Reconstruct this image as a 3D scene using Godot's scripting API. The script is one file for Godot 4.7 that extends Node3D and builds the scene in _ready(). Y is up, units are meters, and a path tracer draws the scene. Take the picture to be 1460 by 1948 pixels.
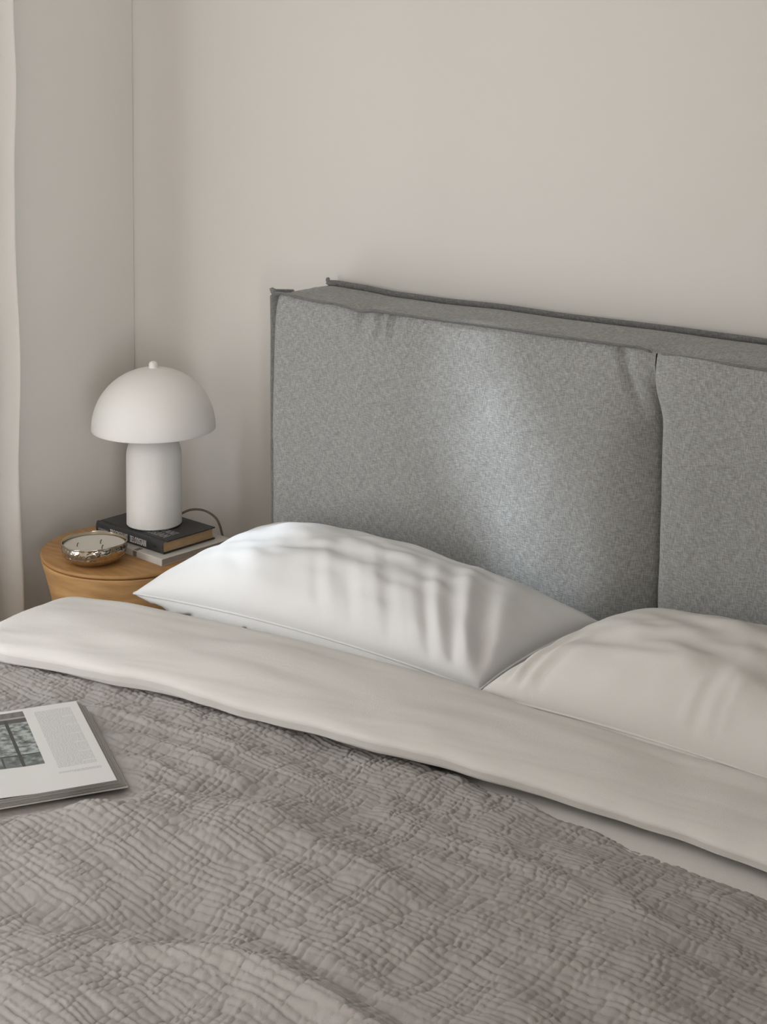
extends Node3D

# ---------------------------------------------------------------- helpers
var rng := RandomNumberGenerator.new()
var taken := {}


func numbered(called: String) -> String:
	if not taken.has(called):
		taken[called] = 0
		return called
	taken[called] += 1
	return "%s_%03d" % [called, taken[called]]


func thing(called: String, label: String, category: String, at := Vector3.ZERO, turn := 0.0, group := "") -> Node3D:
	var o := Node3D.new()
	o.name = numbered(called)
	add_child(o, true)
	o.position = at
	o.rotation.y = turn
	tag(o, label, category, group)
	return o


func tag(o: Node, label: String, category: String, group := "") -> void:
	o.set_meta("label", label)
	o.set_meta("category", category)
	if group:
		o.set_meta("group", group)


func obj(called: String, m: Mesh, mat: Material, parent: Node = self, label := "") -> MeshInstance3D:
	var o := MeshInstance3D.new()
	o.name = numbered(called) if parent == self else called
	o.mesh = m
	for i in m.get_surface_count():
		o.set_surface_override_material(i, mat)
	parent.add_child(o, true)
	if label:
		o.set_meta("label", label)
	return o


func struct(called: String, m: Mesh, mat: Material, label := "") -> MeshInstance3D:
	var o := obj(called, m, mat)
	o.set_meta("kind", "structure")
	if label:
		o.set_meta("label", label)
	return o


# a grid of points p[j * nu + i] as one smooth surface; its front is where du x dv points
func grid(p: PackedVector3Array, nu: int, nv: int, uv := PackedVector2Array(), wrap_u := false, wrap_v := false, flip := false) -> ArrayMesh:
	var n := PackedVector3Array()
	n.resize(nu * nv)
	for j in nv:
		var j0 := j - 1
		var j1 := j + 1
		if j0 < 0: j0 = nv - 2 if wrap_v else 0
		if j1 >= nv: j1 = 1 if wrap_v else nv - 1
		for i in nu:
			var i0 := i - 1
			var i1 := i + 1
			if i0 < 0: i0 = nu - 2 if wrap_u else 0
			if i1 >= nu: i1 = 1 if wrap_u else nu - 1
			var du: Vector3 = p[j * nu + i1] - p[j * nu + i0]
			var dv: Vector3 = p[j1 * nu + i] - p[j0 * nu + i]
			if du.length_squared() < 1e-12:
				var jj := j + 1 if j == 0 else j - 1
				du = p[jj * nu + i1] - p[jj * nu + i0]
			var c := du.cross(dv)
			c = c.normalized() if c.length_squared() > 1e-20 else Vector3.UP
			n[j * nu + i] = -c if flip else c
	var idx := PackedInt32Array()
	idx.resize((nu - 1) * (nv - 1) * 6)
	var k := 0
	for j in nv - 1:
		for i in nu - 1:
			var a := j * nu + i
			var b := a + nu
			if flip:
				idx[k] = a; idx[k + 1] = b + 1; idx[k + 2] = b
				idx[k + 3] = a; idx[k + 4] = a + 1; idx[k + 5] = b + 1
			else:
				idx[k] = a; idx[k + 1] = b; idx[k + 2] = b + 1
				idx[k + 3] = a; idx[k + 4] = b + 1; idx[k + 5] = a + 1
			k += 6
	var arr := []
	arr.resize(Mesh.ARRAY_MAX)
	arr[Mesh.ARRAY_VERTEX] = p
	arr[Mesh.ARRAY_NORMAL] = n
	arr[Mesh.ARRAY_INDEX] = idx
	if uv.size() == p.size():
		arr[Mesh.ARRAY_TEX_UV] = uv
	var m := ArrayMesh.new()
	m.add_surface_from_arrays(Mesh.PRIMITIVE_TRIANGLES, arr)
	return m


# turned profile (radius, height), bottom to top; bumps displaces outwards
func lathe(prof: PackedVector2Array, segs := 72, hammered := false) -> ArrayMesh:
	var nu := segs + 1
	var nv := prof.size()
	var p := PackedVector3Array()
	var uv := PackedVector2Array()
	var along := 0.0
	for j in nv:
		if j > 0: along += prof[j].distance_to(prof[j - 1])
		for i in nu:
			var a := TAU * float(i % segs) / segs
			var r := prof[j].x
			var y := prof[j].y
			if hammered:
				var d := hammer(a, j, r, y)
				r += d.x
				y += d.y
			p.append(Vector3(r * cos(a), y, -r * sin(a)))
			uv.append(Vector2(float(i) / segs, along))
	return grid(p, nu, nv, uv, true, false)


# an ellipse (ra along a, rb along b) swept along a path; a is kept near the given direction
func sweep(path: PackedVector3Array, side: Vector3, ra: float, rb: float, n := 10, taper := false) -> ArrayMesh:
	var p := PackedVector3Array()
	var uv := PackedVector2Array()
	var nv := path.size()
	var along := 0.0
	for j in nv:
		var t: Vector3 = (path[mini(j + 1, nv - 1)] - path[maxi(j - 1, 0)]).normalized()
		var a := (side - t * side.dot(t)).normalized()
		var b := t.cross(a).normalized()
		if j > 0: along += path[j].distance_to(path[j - 1])
		var k := 1.0
		if taper and (j == 0 or j == nv - 1): k = 0.05
		for i in n + 1:
			var th := TAU * float(i % n) / n
			p.append(path[j] + a * (ra * k * cos(th)) + b * (rb * k * sin(th)))
			uv.append(Vector2(float(i) / n * TAU * maxf(ra, rb), along))
	return grid(p, n + 1, nv, uv, true, false, false)


# a box with softened edges, centred at c
func soft_box(c: Vector3, s: Vector3, r := 0.004) -> ArrayMesh:
	var st := SurfaceTool.new()
	st.begin(Mesh.PRIMITIVE_TRIANGLES)
	add_soft_box(st, c, s, r)
	return st.commit()


func quad(st: SurfaceTool, a: Vector3, b: Vector3, c: Vector3, d: Vector3, out: Vector3, uvs := []) -> void:
	# corners in order round the quad; wound clockwise as seen against «out»
	var n := (c - a).cross(b - a)
	var q := [a, b, c, d]
	var u := uvs.duplicate()
	if n.dot(out) < 0:
		q = [a, d, c, b]
		if u: u = [u[0], u[3], u[2], u[1]]
		n = -n
	n = n.normalized()
	for k in [0, 1, 2, 0, 2, 3]:
		st.set_normal(n)
		if u: st.set_uv(u[k])
		st.add_vertex(q[k])


func tri(st: SurfaceTool, a: Vector3, b: Vector3, c: Vector3, out: Vector3) -> void:
	var n := (c - a).cross(b - a)
	var q := [a, b, c]
	if n.dot(out) < 0:
		q = [a, c, b]
		n = -n
	for v in q:
		st.set_normal(n.normalized())
		st.add_vertex(v)


func add_soft_box(st: SurfaceTool, c: Vector3, s: Vector3, r: float) -> void:
	var h := s / 2.0
	r = minf(r, minf(h.x, minf(h.y, h.z)) * 0.9)
	var ax := [Vector3.RIGHT, Vector3.UP, Vector3.BACK]
	for k in 3:
		var e: Vector3 = ax[k]
		var f: Vector3 = ax[(k + 1) % 3]
		var g: Vector3 = ax[(k + 2) % 3]
		var he := h[k]
		var hf := h[(k + 1) % 3] - r
		var hg := h[(k + 2) % 3] - r
		for sg in [-1.0, 1.0]:
			var o: Vector3 = c + e * he * sg
			quad(st, o - f * hf - g * hg, o + f * hf - g * hg, o + f * hf + g * hg, o - f * hf + g * hg, e * sg)
			# bevel strips between face e and face f
			for sf in [-1.0, 1.0]:
				var i1: Vector3 = c + e * (he * sg) + f * (hf * sf)
				var i2: Vector3 = c + e * ((he - r) * sg) + f * ((hf + r) * sf)
				quad(st, i1 - g * hg, i1 + g * hg, i2 + g * hg, i2 - g * hg, e * sg + f * sf)
	for sx in [-1.0, 1.0]:
		for sy in [-1.0, 1.0]:
			for sz in [-1.0, 1.0]:
				var sv := Vector3(sx, sy, sz)
				tri(st, c + sv * (h - Vector3(0, r, r)), c + sv * (h - Vector3(r, 0, r)), c + sv * (h - Vector3(r, r, 0)), sv)


func boxes(list: Array) -> ArrayMesh:
	var st := SurfaceTool.new()
	st.begin(Mesh.PRIMITIVE_TRIANGLES)
	for b in list:
		add_soft_box(st, (b[0] + b[1]) / 2.0, b[1] - b[0], 0.002)
	return st.commit()


func mat(c: Color, rough := 0.9, metal := 0.0) -> StandardMaterial3D:
	var m := StandardMaterial3D.new()
	m.albedo_color = c
	m.roughness = rough
	m.metallic = metal
	return m


func noise(sd: int, freq: float, oct := 3) -> FastNoiseLite:
	var n := FastNoiseLite.new()
	n.noise_type = FastNoiseLite.TYPE_SIMPLEX_SMOOTH
	n.seed = sd
	n.frequency = freq
	n.fractal_octaves = oct
	return n


func sm(a: float, b: float, x: float) -> float:
	return smoothstep(a, b, x)


# value of a piecewise line through (x, y) points, smoothly
func line_at(pts: Array, x: float) -> float:
	if x <= pts[0].x: return pts[0].y
	for k in pts.size() - 1:
		if x <= pts[k + 1].x:
			var t: float = (x - pts[k].x) / (pts[k + 1].x - pts[k].x)
			return lerpf(pts[k].y, pts[k + 1].y, t * t * (3.0 - 2.0 * t) * 0.5 + t * 0.5)
	return pts[pts.size() - 1].y


# distance from (x, z) to a polyline, and which side/how far along
func to_line(pts: Array, x: float, z: float) -> float:
	var best := 1e9
	var q := Vector2(x, z)
	for k in pts.size() - 1:
		var c := Geometry2D.get_closest_point_to_segment(q, pts[k], pts[k + 1])
		best = minf(best, q.distance_to(c))
	return best


func tex_from(bytes: PackedByteArray, size: int, fmt: int) -> ImageTexture:
	return ImageTexture.create_from_image(Image.create_from_data(size, size, false, fmt, bytes))


# ---------------------------------------------------------------- textures
# melange upholstery: slubby threads across and down; returns [colour, height]
func melange(size: int) -> Array:
	var n1 := noise(11, 1.0, 2)
	var n2 := noise(12, 1.0, 2)
	var n3 := noise(13, 0.012, 3)
	var row := PackedFloat32Array()
	var col := PackedByteArray()
	var hgt := PackedByteArray()
	col.resize(size * size * 3)
	hgt.resize(size * size)
	var k := 0
	for y in size:
		for x in size:
			# blend over the seam so that the tile repeats without a line
			var a := n1.get_noise_2d(x * 0.02, y * 0.27)
			var b := n2.get_noise_2d(x * 0.27, y * 0.02)
			var v := 0.75 * (a + b)
			var w := n3.get_noise_2d(x, y)
			var t := clampf(0.5 + 0.85 * v + 0.10 * w, 0.0, 1.0)
			var g := 0.72 + 0.28 * t
			col[k * 3] = int(255.0 * g)
			col[k * 3 + 1] = int(255.0 * g)
			col[k * 3 + 2] = int(255.0 * (g * 0.995))
			hgt[k] = int(255.0 * clampf(0.5 + 0.5 * (a + b), 0.0, 1.0))
			k += 1
	return [tex_from(col, size, Image.FORMAT_RGB8), tex_from(hgt, size, Image.FORMAT_L8)]


func cloth_height(size: int, fx: float, fy: float, sd: int) -> ImageTexture:
	var n1 := noise(sd, 1.0, 3)
	var hgt := PackedByteArray()
	hgt.resize(size * size)
	var k := 0
	for y in size:
		for x in size:
			hgt[k] = int(255.0 * clampf(0.5 + 0.5 * n1.get_noise_2d(x * fx, y * fy), 0.0, 1.0))
			k += 1
	return tex_from(hgt, size, Image.FORMAT_L8)


func wood(size: int) -> ImageTexture:
	var n1 := noise(31, 1.0, 4)
	var n2 := noise(32, 1.0, 2)
	var col := PackedByteArray()
	col.resize(size * size * 3)
	var k := 0
	for y in size:
		for x in size:
			var warp := n2.get_noise_2d(x * 0.004, y * 0.004) * 30.0
			var g := n1.get_noise_2d((x + warp) * 0.006, (y + warp * 0.4) * 0.045)
			var f := n2.get_noise_2d(x * 0.03, y * 0.6)
			var t := clampf(0.5 + 0.55 * g + 0.12 * f, 0.0, 1.0)
			var c := Color(0.74, 0.56, 0.36).lerp(Color(0.91, 0.73, 0.50), t)
			col[k * 3] = int(255.0 * c.r)
			col[k * 3 + 1] = int(255.0 * c.g)
			col[k * 3 + 2] = int(255.0 * c.b)
			k += 1
	return tex_from(col, size, Image.FORMAT_RGB8)


# the printed right-hand page: 1 texel = 0.5 mm; u from the outer edge to the spine, v down the page
func page_print() -> ImageTexture:
	var w := 430
	var h := 612
	var im := Image.create(w, h, false, Image.FORMAT_RGB8)
	im.fill(Color(0.83, 0.82, 0.805))
	var r := RandomNumberGenerator.new()
	r.seed = 5
	# column of small grey text
	var y := 40
	var para := 0
	while y < 470:
		var x0 := 28
		var x1 := 144
		para += 1
		if para % 17 == 0: x0 += 40
		var x := x0
		while x < x1:
			var l := r.randi_range(3, 11)
			im.fill_rect(Rect2i(x, y, mini(l, x1 - x), 1), Color(0.63, 0.625, 0.615))
			im.fill_rect(Rect2i(x, y + 1, mini(l, x1 - x), 1), Color(0.71, 0.705, 0.695))
			x += l + 2
		y += 4
	for k in 4:
		var x2 := 24
		var x3 := 148 if k < 3 else 100
		while x2 < x3:
			var l2 := r.randi_range(3, 10)
			im.fill_rect(Rect2i(x2, 498 + k * 4, l2, 2), Color(0.64, 0.635, 0.62))
			x2 += l2 + 2
	# photograph: a window with dark bars, pale haze behind, dark blind above
	var n := noise(77, 0.02, 4)
	var n2 := noise(78, 0.05, 3)
	for py in range(18, 424):
		for px in range(176, 400):
			var fx := float(px - 176) / 224.0
			var fy := float(py - 18) / 406.0
			var c := Color(0.64, 0.67, 0.65)
			var cl := n.get_noise_2d(px * 1.2, py * 1.4)
			c = c.darkened(clampf(0.22 + 0.55 * cl + 0.15 * n2.get_noise_2d(px, py), 0.0, 0.7))
			if fy > 0.80: c = c.lerp(Color(0.30, 0.33, 0.32), 0.45 + 0.45 * n2.get_noise_2d(px * 0.7, py * 0.7))
			if fy < 0.21: c = Color(0.46, 0.44, 0.42).darkened(0.2 * n.get_noise_2d(px * 2.0, py * 0.5) + 0.1)
			if fy > 0.10 and fy < 0.13: c = Color(0.60, 0.58, 0.56)
			if fy > 0.13 and fy < 0.20: c = Color(0.30, 0.29, 0.28)
			if absf(fx - 0.29 + 0.02 * fy) < 0.024 and fy > 0.13: c = Color(0.24, 0.24, 0.23)
			if absf(fx - 0.52) < 0.012 and fy > 0.80: c = Color(0.26, 0.26, 0.25)
			if absf(fy - 0.80) < 0.010: c = Color(0.24, 0.24, 0.23)
			im.set_pixel(px, py, c)
	return ImageTexture.create_from_image(im)


# ---------------------------------------------------------------- the bed's rounded edge
const BED_W := 1.82
const EDGE_R := 0.085


# across the bed at u: (x, drop, normal x, normal y); below u = 0 and beyond the far side it turns down
func across(u: float) -> Array:
	var far := u > BED_W / 2.0
	var s := BED_W - u if far else u
	var x := s
	var y := 0.0
	var nx := 0.0
	var ny := 1.0
	if s < 0.0:
		var ph := minf(-s / EDGE_R, PI / 2.0)
		x = -EDGE_R * sin(ph)
		y = -EDGE_R + EDGE_R * cos(ph)
		nx = -sin(ph)
		ny = cos(ph)
		var rest := -s - EDGE_R * PI / 2.0
		if rest > 0.0: y -= rest
	if far:
		x = BED_W - x
		nx = -nx
	return [x, y, nx, ny]


func spaced(stops: Array) -> PackedFloat32Array:
	# [[from, to, step], ...] end to end
	var a := PackedFloat32Array()
	for s in stops:
		var n := int(ceil((s[1] - s[0]) / s[2]))
		for i in n:
			a.append(s[0] + (s[1] - s[0]) * i / n)
	a.append(stops[stops.size() - 1][1])
	return a


func _ready() -> void:
	rng.seed = 4
	# ------------------------------------------------------------ camera
	var cam := Camera3D.new()
	cam.name = "camera"
	var fpx := 3147.0
	var near := 0.05
	cam.projection = Camera3D.PROJECTION_FRUSTUM
	cam.keep_aspect = Camera3D.KEEP_HEIGHT
	cam.near = near
	cam.far = 60.0
	cam.size = near * 1948.0 / fpx
	cam.frustum_offset = Vector2(0.0, -near * (974.0 - 214.93) / fpx)
	add_child(cam)
	var yaw := deg_to_rad(39.2)
	var pitch := deg_to_rad(3.0)
	cam.transform = Transform3D(Basis(Vector3.UP, yaw) * Basis(Vector3.RIGHT, -pitch), Vector3(2.354, 1.774, 2.538))
	cam.current = true

	# ------------------------------------------------------------ sky, sun, daylight, added fill
	var env := Environment.new()
	env.background_mode = Environment.BG_SKY
	var sky := Sky.new()
	var psm := ProceduralSkyMaterial.new()
	psm.sky_top_color = Color(0.62, 0.72, 0.86)
	psm.sky_horizon_color = Color(0.86, 0.88, 0.90)
	psm.ground_bottom_color = Color(0.42, 0.40, 0.37)
	psm.ground_horizon_color = Color(0.62, 0.60, 0.57)
	sky.sky_material = psm
	env.sky = sky
	env.background_energy_multiplier = 1.0
	env.tonemap_mode = Environment.TONE_MAPPER_LINEAR
	env.tonemap_exposure = 1.0
	env.sdfgi_enabled = true
	env.ssao_enabled = true
	env.ssil_enabled = true
	var we := WorldEnvironment.new()
	we.name = "world_environment"
	we.environment = env
	add_child(we)

	var sun := DirectionalLight3D.new()
	sun.name = "sun"
	sun.light_color = Color(0.90, 0.95, 1.0)
	sun.light_energy = 2.5
	sun.light_angular_distance = 3.5
	sun.shadow_enabled = true
	add_child(sun)
	sun.look_at_from_position(Vector3.ZERO, Vector3(1.0, -1.3, -0.53), Vector3.UP)

	var day := AreaLight3D.new()
	day.name = "window_daylight"
	day.area_size = Vector2(0.95, 1.76)
	day.area_normalize_energy = true
	day.light_color = Color(0.96, 0.98, 1.0)
	day.light_energy = 2.4
	day.area_range = 12.0
	day.area_attenuation = 2.0
	day.shadow_enabled = true
	add_child(day)
	day.position = Vector3(-0.64, 1.30, 1.525)
	day.rotation.y = -PI / 2.0

	var day2 := AreaLight3D.new()  # fill from the right, added behind an unseen window
	day2.name = "added_fill_light"
	day2.area_size = Vector2(1.9, 1.7)
	day2.area_normalize_energy = true
	day2.light_color = Color(0.985, 0.985, 1.0)
	day2.light_energy = 22.0
	day2.area_range = 12.0
	day2.area_attenuation = 2.0
	day2.shadow_enabled = true
	add_child(day2)
	day2.position = Vector3(4.28, 1.45, 3.3)
	day2.rotation.y = PI / 2.0

	# ------------------------------------------------------------ materials
	var plaster := mat(Color(0.880, 0.867, 0.842), 0.95)
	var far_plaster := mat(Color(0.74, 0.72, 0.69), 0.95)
	var ceiling_paint := mat(Color(0.92, 0.91, 0.89), 0.95)
	var floor_wood := mat(Color(0.55, 0.47, 0.38), 0.6)
	var white_paint := mat(Color(0.90, 0.89, 0.87), 0.6)
	var ml := melange(1024)
	var fabric := mat(Color(0.69, 0.69, 0.68), 1.0)
	fabric.albedo_texture = ml[0]
	fabric.heightmap_enabled = true
	fabric.heightmap_texture = ml[1]
	fabric.heightmap_scale = 0.05
	fabric.uv1_scale = Vector3(2.7, 2.7, 2.7)
	fabric.rim_enabled = true
	fabric.rim = 0.3
	fabric.rim_tint = 0.5
	var cotton := mat(Color(0.865, 0.862, 0.855), 0.95)
	var weave := cloth_height(512, 0.35, 0.35, 41)
	cotton.heightmap_enabled = true
	cotton.heightmap_texture = weave
	cotton.heightmap_scale = 0.03
	cotton.uv1_scale = Vector3(3, 3, 3)
	var linen := mat(Color(0.82, 0.805, 0.782), 0.95)
	linen.heightmap_enabled = true
	linen.heightmap_texture = weave
	linen.heightmap_scale = 0.04
	linen.uv1_scale = Vector3(3, 3, 3)
	var gauze := mat(Color(0.655, 0.635, 0.615), 1.0)
	gauze.heightmap_enabled = true
	gauze.heightmap_texture = cloth_height(1024, 0.16, 0.42, 43)
	gauze.heightmap_scale = 0.10
	gauze.uv1_scale = Vector3(5, 5, 5)
	var wood_m := mat(Color(1, 1, 1), 0.55)
	wood_m.albedo_texture = wood(512)

	room(plaster, ceiling_paint, floor_wood, white_paint, far_plaster)
	bed(fabric, floor_wood)
	bedding(cotton, linen, gauze)
	nightstand(wood_m)
	lamp()
	books()
	candle()
	magazine()
	curtains()


# ---------------------------------------------------------------- room
const LX := -0.657
const BZ := -0.19
const RX := 4.3
const FZ := 4.4
const CY := 3.05


func room(plaster: Material, ceil_m: Material, floor_m: Material, white: Material, far_m: Material) -> void:
	var t := 0.1
	struct("floor", boxes([[Vector3(LX - t, -0.1, BZ - t), Vector3(RX + t, 0.0, FZ + t)]]), floor_m)
	struct("ceiling", boxes([[Vector3(LX - t, CY, BZ - t), Vector3(RX + t, CY + 0.1, FZ + t)]]), ceil_m)
	struct("wall_back", boxes([[Vector3(LX - t, 0, BZ - t), Vector3(RX + t, CY, BZ)]]), plaster)
	struct("wall_right", boxes([[Vector3(RX, 0, BZ), Vector3(RX + t, CY, 2.33)], [Vector3(RX, 0, 4.27), Vector3(RX + t, CY, FZ)], [Vector3(RX, 0, 2.33), Vector3(RX + t, 0.58, 4.27)], [Vector3(RX, 2.32, 2.33), Vector3(RX + t, CY, 4.27)]]), far_m)
	# unseen dark partition, added to keep light off the right side of the bed
	struct("added_light_blocker", boxes([[Vector3(2.30, 0, BZ), Vector3(2.42, CY, 2.05)]]), mat(Color(0.36, 0.35, 0.33), 0.9))
	struct("wall_front", boxes([[Vector3(LX - t, 0, FZ), Vector3(RX + t, CY, FZ + t)]]), far_m)
	# left wall with three openings: [z0, z1, y0, y1]
	var l := []
	var a := 0.60
	var b := 0.815
	var b1 := 0.93
	var c := 1.03
	var d := 2.02
	l.append([Vector3(LX - t, 0, BZ), Vector3(LX, CY, a)])
	l.append([Vector3(LX - t, 0, a), Vector3(LX, 0.9, b1)])
	l.append([Vector3(LX - t, 2.13, a), Vector3(LX, 2.39, b1)])
	l.append([Vector3(LX - t, 2.39, b), Vector3(LX, 2.87, b1)])
	l.append([Vector3(LX - t, 2.87, a), Vector3(LX, CY, b1)])
	l.append([Vector3(LX - t, 0, b1), Vector3(LX, CY, c)])
	l.append([Vector3(LX - t, 0, c), Vector3(LX, 0.4, d)])
	l.append([Vector3(LX - t, 2.2, c), Vector3(LX, CY, d)])
	l.append([Vector3(LX - t, 0, d), Vector3(LX, CY, FZ)])
	struct("wall_left", boxes(l), plaster)
	var glass := mat(Color(1, 1, 1, 0.04), 0.02)
	glass.transparency = BaseMaterial3D.TRANSPARENCY_ALPHA
	var n := 1
	for w in [[a, b1, 0.9, 2.13], [a, b, 2.39, 2.87], [c, d, 0.4, 2.2], [2.33, 4.27, 0.58, 2.32]]:  # the last is an unseen window added for the fill light
		var o := Node3D.new()
		o.name = "window_%d" % n
		n += 1
		o.set_meta("kind", "structure")
		add_child(o)
		var f := 0.02
		var wx := LX - 0.08 if n < 5 else RX + 0.05
		var x0 := wx
		var x1 := wx + 0.03
		var bars := [[Vector3(x0, w[2], w[0]), Vector3(x1, w[2] + f, w[1])], [Vector3(x0, w[3] - f, w[0]), Vector3(x1, w[3], w[1])], [Vector3(x0, w[2], w[0]), Vector3(x1, w[3], w[0] + f)], [Vector3(x0, w[2], w[1] - f), Vector3(x1, w[3], w[1])]]
		if w[1] - w[0] > 1.0:
			bars.append([Vector3(x0, w[2], (w[0] + w[1]) / 2 - 0.03), Vector3(x1, w[3], (w[0] + w[1]) / 2 + 0.03)])
		obj("window_frame", boxes(bars), white, o)
		var pane_mat: StandardMaterial3D = glass
		if n == 2:
			pane_mat = glass.duplicate()
			pane_mat.albedo_color = Color(1, 1, 1, 0.42)  # whiter pane, added to dim the sun that reaches the pillow
		obj("pane", boxes([[Vector3(wx + 0.012, w[2] + f, w[0] + f), Vector3(wx + 0.017, w[3] - f, w[1] - f)]]), pane_mat, o)
	# unseen slab, added above the big window to keep the high sun off it
	struct("added_sun_slab", boxes([[Vector3(LX - 2.3, 2.72, 1.25), Vector3(LX - 0.1, 2.9, 4.4)]]), plaster)


# ---------------------------------------------------------------- bed with headboard
func bed(fabric: StandardMaterial3D, wood_m: Material) -> void:
	var shaded_trim: StandardMaterial3D = fabric.duplicate()
	shaded_trim.albedo_color = Color(0.55, 0.55, 0.54)  # darker copy of the fabric: shade at the seams put into the colour
	var o := thing("upholstered_bed", "wide bed with tall grey upholstered headboard against the pale wall", "bed")
	# front panels
	var hb := obj("headboard", headboard_core(), fabric, o, "grey fabric headboard with boxed edge and flanged seams")
	obj("cushion_panel", cushion(true), fabric, hb)
	obj("cushion_panel", cushion(false), fabric, hb)
	# raised seams along the front and the back of the top edge, and down the left end
	var top := PackedVector3Array()
	for i in 181:
		var x := -0.004 + 0.911 * i / 180.0
		top.append(Vector3(x, front_y(x) + 0.001, 0.016 + front_z(x)))
	obj("flange", sweep(top, Vector3(0, 0.45, 0.9), 0.0065, 0.0022, 8, true), shaded_trim, hb)
	var top2 := PackedVector3Array()
	for i in 121:
		var x := 0.915 + 0.905 * i / 120.0
		top2.append(Vector3(x, front_y(x) - 0.002, 0.008))
	obj("flange", sweep(top2, Vector3(0, 0.45, 0.9), 0.005, 0.003, 8, true), shaded_trim, hb)
	var back := PackedVector3Array()
	for i in 181:
		var x := -0.012 + 1.844 * i / 180.0
		back.append(Vector3(x, back_y(x) + 0.002, -0.163))
	obj("flange", sweep(back, Vector3(0, 1, 0.15), 0.0075, 0.0035, 8, true), shaded_trim, hb)
	var left := PackedVector3Array()
	var ln := noise(6, 3.0, 2)
	for i in 101:
		var y := 0.30 + 0.918 * i / 100.0
		left.append(Vector3(-0.004 + 0.002 * ln.get_noise_1d(y), y, 0.008))
	obj("flange", sweep(left, Vector3(-0.62, 0, 0.78), 0.0105, 0.0028, 8, true), shaded_trim, hb)
	var le := PackedVector3Array()
	for i in 21:
		var z := -0.060 + 0.072 * i / 20.0
		le.append(Vector3(-0.008, 1.206 + 0.010 * i / 20.0, z))
	obj("flange", sweep(le, Vector3(-0.5, 0.8, 0), 0.008, 0.003, 8, true), shaded_trim, hb)
	# corner ears
	obj("corner_ear", sweep(PackedVector3Array([Vector3(0.012, 1.210, 0.006), Vector3(0.0, 1.216, 0.010), Vector3(-0.009, 1.220, 0.012), Vector3(-0.016, 1.223, 0.012)]), Vector3(0, 1, 0.3), 0.008, 0.004, 10, true), shaded_trim, hb)
	obj("corner_ear", sweep(PackedVector3Array([Vector3(0.004, 1.216, -0.160), Vector3(-0.006, 1.222, -0.163), Vector3(-0.012, 1.225, -0.165)]), Vector3(0, 1, 0.3), 0.007, 0.005, 10, true), shaded_trim, hb)
	# base under the mattress, out of sight
	obj("base", soft_box(Vector3(BED_W / 2, 0.22, 1.06), Vector3(BED_W - 0.02, 0.26, 2.08), 0.02), fabric, o)
	for s in [Vector2(0.08, 0.12), Vector2(BED_W - 0.08, 0.12), Vector2(0.08, 2.0), Vector2(BED_W - 0.08, 2.0)]:
		obj("leg", soft_box(Vector3(s.x, 0.045, s.y), Vector3(0.06, 0.09, 0.06), 0.005), wood_m, o)
	var m := obj("mattress", soft_box(Vector3(BED_W / 2, 0.468, 1.06), Vector3(BED_W - 0.04, 0.225, 2.0), 0.05), mat(Color(0.9, 0.9, 0.89)))
	tag(m, "white mattress under the duvet on the grey bed", "mattress")


var fy_pts := [Vector2(-0.02, 1.214), Vector2(0.03, 1.217), Vector2(0.07, 1.213), Vector2(0.12, 1.211), Vector2(0.175, 1.211), Vector2(0.203, 1.207), Vector2(0.235, 1.202), Vector2(0.28, 1.208), Vector2(0.33, 1.207), Vector2(0.4, 1.206), Vector2(0.52, 1.207), Vector2(0.65, 1.207), Vector2(0.8, 1.208), Vector2(0.88, 1.209), Vector2(0.915, 1.203), Vector2(0.95, 1.203), Vector2(1.1, 1.201), Vector2(1.8, 1.2)]
var by_pts := [Vector2(-0.02, 1.211), Vector2(0.02, 1.214), Vector2(0.1, 1.212), Vector2(0.18, 1.207), Vector2(0.31, 1.206), Vector2(0.46, 1.209), Vector2(0.6, 1.207), Vector2(0.83, 1.209), Vector2(1.2, 1.208), Vector2(1.85, 1.208)]


func front_y(x: float) -> float:
	return line_at(fy_pts, x)


func front_z(x: float) -> float:
	return 0.004 * sin(x * 9.0) - 0.004 * exp(-pow((x - 0.235) / 0.04, 2.0))


func back_y(x: float) -> float:
	return line_at(by_pts, x)


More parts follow.
